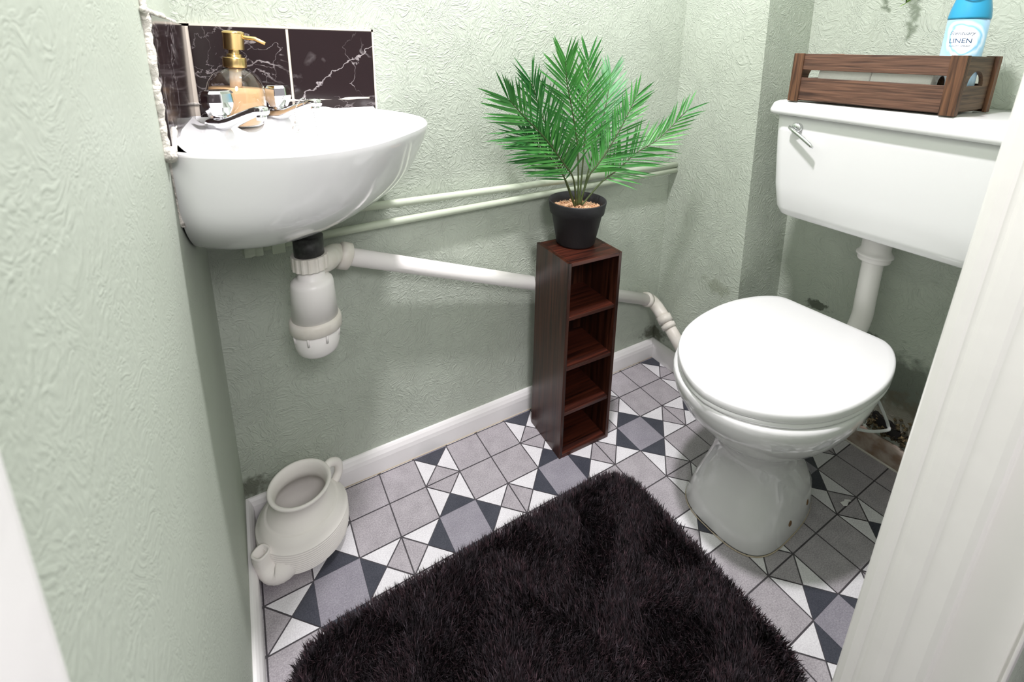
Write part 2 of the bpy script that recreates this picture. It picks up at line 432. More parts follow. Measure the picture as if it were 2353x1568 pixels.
    m = MB(); m.tube([(XR-.0135, -.30, .001), (XR-.0135, YF0, .001)], .003, 6); tag(m.build('trim_2', M['silicone']), kind='structure')
    # door lining on the right: stop, rebate and outer bead, swept up
    prof = [(.66,-.7885),(.6085,-.7885),(.603,-.791),(.600,-.797),(.6,-.8035),(.6012,-.8055),(.6012,-.809),(.5995,-.812),(.5985,-.82),
            (.5985,-.829),(.600,-.8325),(.6005,-.850),(.602,-.8555),(.606,-.8568),(.612,-.857),(.612,-.893),(.6135,-.8955),(.6135,-.8975),(.611,-.8965),(.6112,-.898),(.613,-.899),(.66,-.899)]
    ln = lambda z: .004 - .027*z                     # the old lining leans a little towards the hall
    m = MB(); m.loft([[(x, y+ln(z), z) for x, y in prof] for z in (-.01, 1.72)], 0, True, True, True, False)
    tag(m.build('trim_3', M['frame_paint'], bevel=.0008), kind='structure')
    prof = [(XL-.05,-.7885),(-.001,-.7885),(.004,-.7915),(.005,-.797),(.005,-.897),(.002,-.9065),(XL-.05,-.9065)]
    m = MB(); m.loft([[(x, y, -.01) for x, y in prof], [(x, y, 1.72) for x, y in prof]], 0, True, True, True, False)
    tag(m.build('trim_4', M['gloss_white'], bevel=.002), kind='structure')
build_setting()

# ------------------------------------------------------------------ tiled splashback
def splash():
    def tile(name, vs, mt, lab):
        m = MB(); m.add(vs, [(0,1,2,3),(7,6,5,4),(0,4,5,1),(1,5,6,2),(2,6,7,3),(3,7,4,0)], 0, False)
        tag(m.build(name, mt, bevel=.0012), lab, 'tile', 'marble effect splashback tiles')
    z0, z1 = .845, .9945
    def backtile(x0, x1): return [(x0,0,z0),(x1,0,z0),(x1,-.007,z0),(x0,-.007,z0),(x0,0,z1),(x1,0,z1),(x1,-.007,z1),(x0,-.007,z1)]
    tile('wall_tile', backtile(.0125, .1525), marble('black marble tile A', 1.3), 'black marble effect tile behind the soap dispenser')
    tile('wall_tile', backtile(.1565, .2995), marble('black marble tile B', 5.1, (.155, .866, .72)), 'black marble effect tile with white diagonal vein, right of the soap dispenser')
    vs = [(XL,-.315,z0),(XL,-.0035,z0),(.0055,-.0035,z0),(-.001,-.315,z0),(XL,-.315,z1),(XL,-.0035,z1),(.0085,-.0035,z1),(-.001,-.315,z1)]
    tile('wall_tile', vs, marble('black marble tile C', 9.4), 'narrow looking black tile on the left wall beside the basin corner')
    m = MB()
    m.box((.001,-.0055,z0),(.014,-.0005,z1+.003)); m.box((.1515,-.0055,z0),(.1575,-.0005,z1)); m.box((.0,-.0055,z1-.001),(.3025,-.0005,z1+.0035)); m.box((.299,-.0055,z0),(.3028,-.0005,z1+.0035))
    tag(m.build('trim_5', M['grout']), kind='structure')
    # ragged sealant bead up the left edge of the side tile, and along its top
    m = MB()
    pts = [(-.006+random.uniform(-.0006,.0006), -.322+random.uniform(-.003,.003), .846+i*.006) for i in range(37)]
    m.tube(pts, [random.uniform(.0035, .0056) for _ in pts], 8)
    pts = [(-.004, -.335+i*.02, z1+.003+random.uniform(-.001,.001)) for i in range(17)]
    m.tube(pts, [random.uniform(.003, .005) for _ in pts], 8)
    tag(m.build('trim_6', M['silicone']), kind='structure')
splash()

# ------------------------------------------------------------------ corner basin
BZ = .848
def outline(n=48):
    ctrl = [(-.006,-.300),(.004,-.311),(.018,-.324),(.042,-.340),(.075,-.356),(.125,-.366),(.176,-.355),(.222,-.328),(.270,-.282),(.310,-.236),(.335,-.196),(.347,-.150),(.346,-.112),(.338,-.075),(.328,-.045),(.318,-.022),(.308,-.003)]
    return [(p.x, p.y) for p in spline([(x, y, 0) for x, y in ctrl], n)]
def basin():
    t = thing('corner_basin', (.12, -.12, .66), 'white ceramic corner basin on the walls, twin chrome taps', 'sink')
    out = outline()
    cx, cy = -.004, -.003
    def scaled(s, z, bulge=0): return [((x-cx)*s+cx, (y-cy)*s+cy, z) for x, y in out]
    # outer shell: open strip from wall to wall, scaled towards the corner as it drops
    prof = [(BZ-.004,1,1),(.836,1,1),(.82,.985,1),(.80,.96,.995),(.775,.93,.985),(.755,.895,.955),(.735,.845,.88),(.716,.78,.78),(.699,.70,.68),(.685,.60,.57),(.675,.48,.45),(.669,.33,.3),(.666,.04,.04)]
    rings = []
    for z, sr, sl in prof:                        # the tip tapers sooner than the end against the left wall
        ring = []
        for i, (x, y) in enumerate(out):
            k = min(1, max(0, (i/(len(out)-1)-.05)/.5)); k = k*k*(3-2*k); q = sl*(1-k)+sr*k
            ring.append(((x-cx)*q+cx, (y-cy)*q+cy, z))
        rings.append(ring)
    m = MB(); m.loft(rings, 0, closed=False)
    # rim roll
    rim = [(1.0, BZ-.004), (.996, BZ-.0005), (.985, BZ+.001), (.965, BZ), (.952, BZ-.004)]
    m.loft([scaled(s, z) for s, z in rim], 0, closed=False)
    # top: grid in (t along outline, s towards corner) with height field
    def deck(x, y):
        # distance along the diagonal out of the corner, and across it
        d = (x-y)/math.sqrt(2); c = (x+y)/math.sqrt(2)
        rimd = min(math.hypot(x-px, y-py) for px, py in out)
        # bowl
        bx, by = (d-.245)/.122, c/.165
        r = math.hypot(bx, by)
        bowl = -.125*max(0, 1-r**2.6) if r < 1 else 0
        # tap ledge: raised steps for taps, lower soap recess between
        led = 0
        if d < .165:
            f = max(0, min(1, (.165-d)/.012)); f = f*f*(3-2*f)
            k = max(0, min(1, (abs(c)-.022)/.012)); k = k*k*(3-2*k)
            led = f*(.004*k - .005*(1-k)) - .004*(1-f)*max(0, min(1, (d-.1)/.1))
        # upstand along the walls
        w = min(x+.006, -y+.002)
        ups = .022*max(0, 1-w/.022)**1.5 if w < .022 else 0
        lip = max(0, min(1, rimd/.02))
        return BZ - .004 + (bowl+led)*lip + ups
    S = [i/28 for i in range(29)]
    rows = []
    for a in S:
        s = .952*(1-a) + .02*a
        rows.append([(x, y, deck(x, y)) for x, y, _ in scaled(s, 0)])
    rows[0] = scaled(.952, BZ-.004)
    rows[0] = [(x, y, BZ-.004 + (.022*max(0, 1-min(x+.006, -y+.002)/.022)**1.5 if min(x+.006, -y+.002) < .022 else 0)) for x, y, z in rows[0]]
    m.loft(rows, 0, closed=False)
    bm_o = m.build('basin_bowl', M['ceramic'], t)
    bm_o.modifiers.new('Subdiv', 'SUBSURF').levels = 1; bm_o.modifiers['Subdiv'].render_levels = 1
    # ragged sealant along the left wall joint
    q = MB()
    pts = [(-.006+random.uniform(-.001,.001), -.300+.0008*i, .868-i*.0065+random.uniform(-.001,.001)) for i in range(18)]
    q.tube(pts, [random.uniform(.003,.0055) for _ in pts], 7)
    pts = [(.0-.004+i*.0195, -.004, .871+random.uniform(-.0005,.0005)) for i in range(16)]
    q.tube(pts, [random.uniform(.003,.0042) for _ in pts], 7)
    pts = [(-.004, -.004-i*.0195, .871+random.uniform(-.001,.001)) for i in range(16)]
    q.tube(pts, [random.uniform(.003,.0055) for _ in pts], 7)
    pts = [(-.004, -.324+.004*i, .846+.0024*i+random.uniform(-.001,.001)) for i in range(11)]
    q.tube(pts, [random.uniform(.006,.0075) for _ in pts], 8)
    tag(q.build('sealant_bead', M['silicone'], t), 'rough white sealant bead')
    # taps: pillar taps with faceted heads, spouts pointing out of the corner
    for k, (bx, by) in enumerate([(.043, -.132), (.126, -.050)]):
        z = .848
        ex = Vector((math.cos(-PI/4), math.sin(-PI/4), 0)); ey = Vector((-ex.y, ex.x, 0)); B = Vector((bx, by, z))
        def pt(a, b, c): return B + ex*a + ey*b + Vector((0,0,c))
        tp = MB()
        # body + spout: lofted sections along the spout
        secs = [(-.017,.0125,-.002,.013),(-.008,.0145,-.002,.0155),(.010,.0145,-.002,.016),(.022,.0125,.001,.019),(.037,.0105,.008,.025),(.053,.0095,.015,.031),(.066,.0092,.020,.0345),(.075,.0092,.0215,.0355),(.080,.0075,.022,.033)]
        rings = []
        for a, hw, zb, zt in secs:
            ring = []
            for j in range(16):
                an = 2*PI*j/16; cc, ss = math.cos(an), math.sin(an)
                sx = math.copysign(abs(cc)**.7, cc); sz = math.copysign(abs(ss)**.7, ss)
                ring.append(pt(a, hw*sx, (zb+zt)/2 + (zt-zb)/2*sz))
            rings.append(ring)
        tp.loft(rings, 0, True, True)
        tp.lathe([(.0, .004), (.0070, .004), (.0070, -.005), (.0, -.005)], pt(.0715, 0, .020), 20)
        tp.lathe([(.0, .010), (.0105, .010), (.009, .016), (.009, .022), (.0, .022)], B, 24)
        to = tp.build('tap', M['chrome'], t)
        # faceted octagonal head
        hd = MB(); rot = Matrix.Rotation(.2 + k*.35, 3, 'Z')
        hd.lathe([(.0, .0185), (.0145, .0185), (.0208, .031), (.0222, .038), (.0205, .050), (.0165, .0545), (.0, .0545)], B, 8, axis=rot, smooth=False)
        hd.build('tap_handle', M['chrome'], to, bevel=.0012, seg=2)
    return t
basin()

# ------------------------------------------------------------------ plug chain hanging by the far tap
def chain():
    t = thing('bead_chain', (.16, -.10, .84), 'thin silver bead chain draped over the right-hand tap spout', 'chain')
    path = [(.1455,-.103,.847),(.146,-.1005,.862),(.149,-.099,.872),(.156,-.092,.8805),(.163,-.083,.8815),(.1705,-.084,.877),(.1725,-.094,.869),(.174,-.1,.856),(.175,-.103,.836),(.177,-.107,.811)]
    pts = spline(path, 400)
    m = MB(); last = None
    for p in pts:
        if last is None or (p-last).length > .0034:
            m.lathe([(0,-.0013),(.0009,-.0009),(.0013,0),(.0009,.0009),(0,.0013)], p, 6); last = p
    m.build('beads', M['chrome'], t)
    m = MB()
    m.tube([(.1455,-.103,.847),(.145,-.104,.840)], .0022, 8)
    ring = [(.1445+.0062*math.cos(a)*.75, -.105+.0062*math.cos(a)*.65, .8345+.0062*math.sin(a)) for a in [2*PI*i/20 for i in range(21)]]
    m.tube(ring, .0017, 8)
    m.build('hook_ring', M['chrome'], t)
chain()

# ------------------------------------------------------------------ soap dispenser
def dispenser():
    x, y, z = .064, -.066, .8400
    t = thing('soap_dispenser', (x, y, z), 'clear bottle of peach soap with gold pump, in basin corner', 'soap dispenser')
    c = (x, y, z)
    pr = [(.0, .0), (.033, .0), (.038, .006), (.0412, .02), (.0422, .038), (.0415, .054), (.038, .069), (.031, .081), (.021, .0885), (.013, .091), (.013, .094)]
    inn = [(max(r-.0022, 0), zz+.0022 if i < 2 else zz) for i, (r, zz) in enumerate(pr)]
    m = MB(); m.lathe(pr + inn[::-1], c, 48); m.build('bottle', M['glass'], t)
    liq = [(0, .0028), (.0306, .0028), (.0356, .007), (.0388, .02), (.0398, .038), (.0391, .053), (.0372, .0605), (.0, .0605)]
    m = MB(); m.lathe(liq, c, 48); m.build('liquid_soap', M['soap'], t)
    m = MB(); m.lathe([(0,.061),(.0085,.061),(.0085,.090),(0,.090)], c, 20); m.build('dip_tube', M['tube_pl'], t)
    m = MB()
    m.lathe([(0,.092),(.0165,.092),(.0165,.1065),(.0155,.107),(.0105,.107),(.0105,.112),(.0078,.112),(.0078,.119),(.0145,.119),(.0145,.141),(.0155,.1425),(.015,.1455),(.011,.147),(0,.147)], c, 40)
    m.tube([(x+.010,y-.003,z+.1385),(x+.029,y-.007,z+.1375),(x+.043,y-.010,z+.131)], [.0032,.003,.0027], 14)
    m.build('pump', M['brass'], t, bevel=.0006)
    t.rotation_euler = (0, math.radians(3.5), 0)
dispenser()

# ------------------------------------------------------------------ bottle trap and waste pipe
def trap():
    c = (.142, -.145, 0)
    t = thing('bottle_trap', (.142, -.145, .449), 'white plastic bottle trap and sloping waste pipe under the basin', 'waste trap')
    m = MB(); m.lathe([(0,.625),(.0235,.625),(.0235,.664),(0,.664)], c, 36); m.build('tail_piece', M['black_pl'], t)
    m = MB()
    rib = []
    for z, r0 in [(.609,.0255),(.609,.0275),(.633,.0275),(.633,.0225)]:
        rib.append([Vector((c[0]+(r0 + (.0014 if (j//2) % 2 else 0))*math.cos(2*PI*j/64), c[1]+(r0 + (.0014 if (j//2) % 2 else 0))*math.sin(2*PI*j/64), z)) for j in range(64)])
    m.loft(rib, 0, True, True, True, False); m.build('nut', M['pvc_old'], t)
    m = MB()
    m.lathe([(0,.606),(.0215,.606),(.0215,.592),(.026,.590),(.0325,.586),(.034,.580),(.0375,.515),(.0,.515)], c, 48); m.build('trap_body', M['pvc'], t)
    m = MB()
    m.lathe([(.036,.520),(.0395,.519),(.042,.514),(.0425,.499),(.040,.497),(.036,.497)], c, 48); m.build('collar', M['pvc_old'], t)
    m = MB()
    m.lathe([(0,.505),(.038,.505),(.0365,.47),(.0335,.458),(.026,.451),(.014,.4485),(0,.448)], c, 48)
    for k in range(8):
        a = k*PI/4 + .3; d = Vector((math.cos(a), math.sin(a), 0)); p = Vector(c)+d*.0385
        m.tube([p+Vector((0,0,.498)), p-d*.0012+Vector((0,0,.482))], .0022, 6)
    m.build('trap_cup', M['pvc'], t)
    # side outlet towards the back wall
    B = Vector((1.088,-.0215,.2285)); A = Vector((.2015,-.054,.581)); d = (B-A).normalized()
    m = MB(); m.tube(spline([(.142,-.145,.611), (.172,-.110,.600), A - d*.008, A + d*.02], 12), .0205, 24); m.build('outlet', M['pvc_old'], t)
    m = MB(); m.tube([A+d*.000, A+d*.003, A+d*.020, A+d*.023], [.0225,.0265,.0265,.0205], 28); m.build('nut', M['pvc_old'], t)
    m = MB(); m.tube([A+d*.01, B], .0175, 28); m.build('waste_pipe', M['pvc'], t)
    m = MB(); m.tube([B-d*.004, B+d*.012], .0225, 24)
    path = spline([B+d*.006, (1.106,-.0245,.221), (1.114,-.042,.207), (1.114,-.070,.188)], 14)
    m.tube(path, .0195, 24)
    m.tube([(1.114,-.068,.190), (1.114,-.084,.176)], .0225, 24)
    m.build('elbow', M['pvc_old'], t)
    m = MB(); m.tube([(1.114,-.080,.180), (1.116,-.122,.143), (1.118,-.20,.075)], .0180, 24)
    m.tube([(1.114,-.088,.1725), (1.1142,-.098,.164)], .0220, 24)
    m.build('waste_pipe', M['pvc_old'], t)
trap()

# ------------------------------------------------------------------ painted pipes on the back wall
def pipes():
    m = MB(); m.tube([(.02,-.020,.662),(.30,-.020,.656),(.75,-.021,.650),(1.158,-.021,.648)], .0082, 16)
    o = m.build('supply_pipe', M['pipe_paint']); tag(o, 'upper of the two sage painted pipes along the back wall', 'pipe', 'painted supply pipes')
    m = MB(); m.tube([(.045,-.020,.609),(.25,-.020,.615),(.75,-.020,.624),(1.158,-.022,.631)], .0082, 16)
    o = m.build('supply_pipe', M['pipe_paint']); tag(o, 'lower of the two sage painted pipes along the back wall', 'pipe', 'painted supply pipes')
    for x, z in ((.062, .609),):
        q = MB(); q.lathe([(0,-.014),(.012,-.014),(.0125,-.004),(.0105,.003),(.0125,.006),(.0125,.016),(0,.016)], (x,-.026,z), 20, axis=Matrix.Rotation(PI/2,3,'Y')); q.box((x+.03,-.034,z-.012),(x+.052,-.006,z+.012))
        q.build('pipe_fitting', M['pipe_paint'], o, bevel=.001)
pipes()

# ------------------------------------------------------------------ narrow shelf tower
def tower():
    w, d, h, th = .150, .134, .517, .0085
    cx, cy = .7265, -.1252
    t = thing('shelf_tower', (cx, cy, 0), 'narrow dark stained wooden tower of four open cubbies', 'shelf')
    R = Matrix.Rotation(math.radians(-2), 4, 'Z'); X = Matrix.Translation((cx, cy, 0)) @ R
    def part(name, lo, hi, mt):
        m = MB(); m.box(lo, hi, 0, X); return m.build(name, mt, t, bevel=.0008)
    part('side_panel', (-w/2, -d/2, 0), (-w/2+th, d/2, h-.0002), M['dark_wood'])
    part('side_panel', (w/2-th, -d/2, 0), (w/2, d/2, h-.0002), M['dark_wood'])
    part('back_panel', (-w/2+th, d/2-.005, 0), (w/2-th, d/2-.0005, h-.001), M['dark_wood'])
    part('top_panel', (-w/2+th, -d/2, h-.009), (w/2-th, d/2-.005, h), M['dark_wood_h'])
    part('bottom_panel', (-w/2+th, -d/2, .0), (w/2-th, d/2-.005, .010), M['dark_wood_h'])
    for z in (.1235, .2475, .3785):
        part('shelf', (-w/2+th, -d/2+.003, z-.0055), (w/2-th, d/2-.005, z+.0035), M['dark_wood_h'])
tower()

# ------------------------------------------------------------------ potted palm
FR = {
'A':([(0.733,-0.100,0.612),(0.709,-0.115,0.682),(0.669,-0.130,0.726),(0.605,-0.145,0.791),(0.545,-0.160,0.840),(0.503,-0.172,0.876)],'leaf',.108,.28),
'B':([(0.728,-0.100,0.610),(0.696,-0.097,0.684),(0.679,-0.094,0.724),(0.654,-0.091,0.785),(0.629,-0.088,0.843),(0.609,-0.085,0.899)],'leaf_dk',.085,.32),
'C':([(0.738,-0.100,0.611),(0.731,-0.104,0.689),(0.720,-0.108,0.763),(0.700,-0.112,0.833),(0.678,-0.116,0.899),(0.669,-0.120,0.945)],'leaf',.085,.34),
'D':([(0.743,-0.100,0.612),(0.761,-0.106,0.679),(0.780,-0.112,0.707),(0.803,-0.118,0.741),(0.838,-0.124,0.799),(0.869,-0.130,0.865)],'leaf',.080,.26),
'E':([(0.749,-0.100,0.609),(0.796,-0.113,0.664),(0.832,-0.126,0.693),(0.874,-0.139,0.732),(0.933,-0.152,0.765),(1.004,-0.165,0.829)],'leaf',.082,.24),
'F':([(0.746,-0.100,0.612),(0.775,-0.091,0.702),(0.803,-0.083,0.772),(0.828,-0.074,0.843),(0.845,-0.065,0.908)],'leaf_pale',.078,.34),
'G':([(0.741,-0.100,0.613),(0.747,-0.098,0.696),(0.752,-0.095,0.778),(0.756,-0.092,0.857),(0.755,-0.090,0.944)],'leaf',.085,.36),
'H':([(0.730,-0.100,0.610),(0.694,-0.106,0.679),(0.657,-0.113,0.725),(0.617,-0.119,0.759),(0.569,-0.125,0.797)],'leaf_dk',.096,.26),
}
def palm():
    z = .518; c = (.736, -.100, z)
    t = thing('potted_palm', c, 'artificial palm in a black pot on top of the wooden tower', 'potted plant')
    pr = [(0,0),(.043,0),(.046,.003),(.060,.078),(.064,.0785),(.068,.106),(.0675,.108),(.0655,.108),(.062,.090),(.0615,.082),(0,.082)]
    m = MB(); m.lathe(pr, c, 56); m.build('pot', M['pot'], t)
    g = MB(); rnd = random.Random(3)
    g.lathe([(0,.0865),(.0612,.0855)], c, 30)
    for i in range(520):
        r = .0595*math.sqrt(rnd.random()); a = rnd.uniform(0, 2*PI); s = rnd.uniform(.0016, .0036)
        p = Vector((c[0]+r*math.cos(a), c[1]+r*math.sin(a), z+.086+rnd.uniform(0,.003)+.003*(1-r/.055)))
        Rr = Matrix.Rotation(rnd.uniform(0,6), 3, Vector((rnd.random(), rnd.random(), rnd.random()+.1)))
        vs = [p + Rr @ Vector(v)*s for v in [(1.2,0,0),(-1.1,.2,0),(0,1,.1),(0,-1,0),(0,.1,.8),(.1,0,-.8)]]
        g.add(vs, [(0,2,4),(2,1,4),(1,3,4),(3,0,4),(2,0,5),(1,2,5),(3,1,5),(0,3,5)], 0, False)
    tag(g.build('gravel', M['gravel'], t, fix=False), 'beige gravel top dressing', kind='stuff')
    for key, (pts, mk, ln, st) in FR.items():
        rnd = random.Random(ord(key))
        path = spline(pts, 60)
        f = MB(); f.tube(path, [.0022*(1-.75*i/60)+.0003 for i in range(61)], 6, 1)
        view = Vector((-.55, -.83, .12)) if key not in 'EF' else Vector((-.6, -.75, .3))
        n = 27
        for i in range(n):
            u = st + (1-st)*(i/(n-1))**.95
            k = min(int(u*60), 59); p = path[k].lerp(path[k+1], u*60-k)
            tn = (path[min(k+2,60)] - path[max(k-1,0)]).normalized()
            side = tn.cross(view).normalized()
            a = math.radians(50 - 30*(i/(n-1)))
            q = i/(n-1)
            l = ln*(.78 + .42*math.sin(PI*min(1, q*1.1+.1)))*rnd.uniform(.9, 1.1)
            for sg in (-1, 1):
                aa = a + rnd.uniform(-.12, .12)
                dr = (tn*math.cos(aa) + side*sg*math.sin(aa) + view*rnd.uniform(-.12, .42)).normalized()
                bend = Vector((0,0,-1))*l*rnd.uniform(.0, .10)
                nr = (view + side*sg*rnd.uniform(-.5,.5) + tn*rnd.uniform(-.4,.4)).normalized()
                wd = dr.cross(nr).normalized()
                wv = rnd.uniform(.0019, .0029)
                rows = []
                for s_, ww in ((0,.25),(.12,.75),(.4,1),(.72,.7),(1,.03)):
                    cpt = p + dr*l*s_ + bend*s_*s_
                    fold = nr*wv*ww*.45
                    rows.append([cpt + wd*wv*ww + fold, cpt, cpt - wd*wv*ww + fold])
                # keep clear of the wall
                rows = [[Vector((v.x, min(v.y, -.006), v.z)) for v in r] for r in rows]
                f.loft(rows, 0, closed=False)
        f.build('frond', [M[mk], M['stem']], t, fix=False)
palm()

# ------------------------------------------------------------------ clay ewer on the floor
def ewer():
    c = Vector((.090, -.101, 0))
    t = thing('clay_ewer', c, 'white unglazed clay ewer on the floor in the left corner', 'jug')
    pr = [(0,.002),(.048,.0),(.055,.003),(.062,.010),(.0685,.017),(.0735,.024)]
    for i in range(11):                                           # ridged belly
        z = .026+i*.0047; r = .0835*(1-abs((z-.056)/.056)**2.6*.16)
        pr += [(r-.0020, z), (r-.0003, z+.0010), (r+.0006, z+.0023), (r-.0003, z+.0036)]
    pr += [(.0795,.0785),(.0765,.0855),(.0725,.091),(.0675,.096),(.0655,.0975),(.0632,.0970),(.0618,.0990),(.0570,.1035),(.051,.110),(.0475,.118),(.0478,.127),(.052,.137),(.0565,.1425),(.0575,.1455),(.0565,.148),(.053,.1485),(.0495,.1455),(.0465,.138),(.0445,.128),(.045,.119),(.053,.106),(.072,.085),(.076,.068),(.062,.018),(0,.012)]
    seg = 80; rings = []; rnd = random.Random(2)
    for r, z in pr:
        rings.append([c + Vector((r*math.cos(2*PI*j/seg), r*math.sin(2*PI*j/seg), z)) for j in range(seg)])
    m = MB(); m.loft(rings); m.build('body', M['terracotta'], t)
    # short spout turned up beside the left skirting, with a rounded square mouth
    path = spline([(.066,-.150,.046),(.046,-.160,.037),(.029,-.158,.036),(.019,-.1535,.050),(.0145,-.152,.068),(.0135,-.1515,.084)], 20)
    rads = [.026-.0118*min(1, i/14)**1.3 for i in range(21)]; rads[-2] = .0135; rads[-1] = .0145
    rings = []
    for i, p in enumerate(path):
        tn = (path[min(i+1,20)]-path[max(i-1,0)]).normalized(); e1 = tn.cross(Vector((.6,-.8,.05))).normalized(); e2 = tn.cross(e1)
        pw = 1 if i < 10 else .7
        rings.append([p + e1*rads[i]*math.copysign(abs(math.cos(2*PI*j/24))**pw, math.cos(2*PI*j/24)) + e2*rads[i]*math.copysign(abs(math.sin(2*PI*j/24))**pw, math.sin(2*PI*j/24)) for j in range(24)])
    top = rings[-1]; ctr = sum(top, Vector())/24
    rings.append([ctr + (p-ctr)*.74 for p in top]); c2 = sum(rings[15], Vector())/24
    rings.append([c2 + (p-c2)*.62 for p in rings[15]])
    m = MB(); m.loft(rings, 0, True, True); m.build('spout', M['terracotta'], t)
    h = Vector((.87,.42,0)).normalized()
    hp = spline([c+h*.050+Vector((0,0,.134)), c+h*.066+Vector((0,0,.139)), c+h*.082+Vector((0,0,.127)), c+h*.085+Vector((0,0,.105)), c+h*.074+Vector((0,0,.086))], 20)
    m = MB(); m.tube(hp, .0085, 14); m.build('handle', M['terracotta'], t)
ewer()

# ------------------------------------------------------------------ shaggy bath mat
def rug():
    x0, x1, y0, y1, r = .035, .757, -.742, -.285, .075
    def ins(x, y, g=0):
        qx = max(x0+r-x, x-(x1-r), 0); qy = max(y0+r-y, y-(y1-r), 0)
        return math.hypot(qx, qy) <= r-g and x0+g <= x <= x1-g and y0+g <= y <= y1-g
    loop = []
    for cx, cy, a0 in ((x1-r,y1-r,0),(x0+r,y1-r,90),(x0+r,y0+r,180),(x1-r,y0+r,270)):
        for k in range(13):
            a = math.radians(a0+k*7.5); loop.append((cx+r*math.cos(a), cy+r*math.sin(a)))
    m = MB(); m.loft([[(x,y,.001) for x,y in loop],[(x,y,.008) for x,y in loop]], 0, True, True, True, False)
    o = m.build('bath_mat', M['rug_base']); tag(o, 'black shaggy bath mat with rounded corners on the patterned floor', 'rug')
    mt, nt, p = new_mat('black shaggy pile')
    N, L = nt.nodes, nt.links
    at = N.new('ShaderNodeVertexColor'); at.layer_name = 'Col'
    L.new(at.outputs['Color'], p.inputs['Base Color'])
    p.inputs['Roughness'].default_value = .6; p.inputs['Specular IOR Level'].default_value = .25
    rnd = random.Random(11); V = []; F = []; C = []
    g = .0042; nx = int((x1-x0)/g); ny = int((y1-y0)/g)
    def wob(x, y): return math.sin(x*31+1.7*math.sin(y*23))+math.sin(y*37+1.3*math.sin(x*29)+2)
    for i in range(nx+1):
        for j in range(ny+1):
            x = x0+i*g+rnd.uniform(-.5,.5)*g; y = y0+j*g+rnd.uniform(-.5,.5)*g
            if not ins(x, y, .001): continue
            edge = not ins(x, y, .012)
            wx, wy = wob(x, y), wob(y+.3, x-.2)
            base_an = math.atan2(wy, wx)
            cv = max(0, rnd.gauss(1, .45)); tint = rnd.random()
            cv = cv**1.6; col = (.027*cv*(1.3 if tint > .6 else 1), .0215*cv, .0255*cv, 1)
            for s in range(6):
                an = base_an + rnd.gauss(0, .9); ln = rnd.uniform(.015, .026); lean = abs(rnd.gauss(.35, .22))
                if edge:
                    ex = (x-(x0+x1)/2)/(x1-x0); ey = (y-(y0+y1)/2)/(y1-y0)
                    an = math.atan2(ey*1.6, ex) + rnd.gauss(0,.6); lean = rnd.uniform(.3,.75); ln *= .9
                bx, by = x+rnd.gauss(0,.0012), y+rnd.gauss(0,.0012)
                dx, dy = math.cos(an), math.sin(an); w = rnd.uniform(.0005,.0009); tx, ty = -dy*w, dx*w
                b = len(V); hgt = ln*math.cos(lean); out = ln*math.sin(lean)
                V += [(bx-tx,by-ty,.007),(bx+tx,by+ty,.007),
                      (bx+dx*out*.45+tx,by+dy*out*.45+ty,.007+hgt*.6),(bx+dx*out*.45-tx,by+dy*out*.45-ty,.007+hgt*.6),
                      (bx+dx*out+tx*.4,by+dy*out+ty*.4,.007+hgt)]
                F += [(b,b+1,b+2,b+3),(b+3,b+2,b+4)]
                C += [col]*5
    me = bpy.data.meshes.new('pile'); me.from_pydata(V, [], F)
    a = me.color_attributes.new('Col', 'FLOAT_COLOR', 'POINT')
    a.data.foreach_set('color', [c for q in C for c in q])
    me.materials.append(mt)
    po = bpy.data.objects.new('pile', me); COL.objects.link(po); po.parent = o; po['kind'] = 'stuff'
rug()

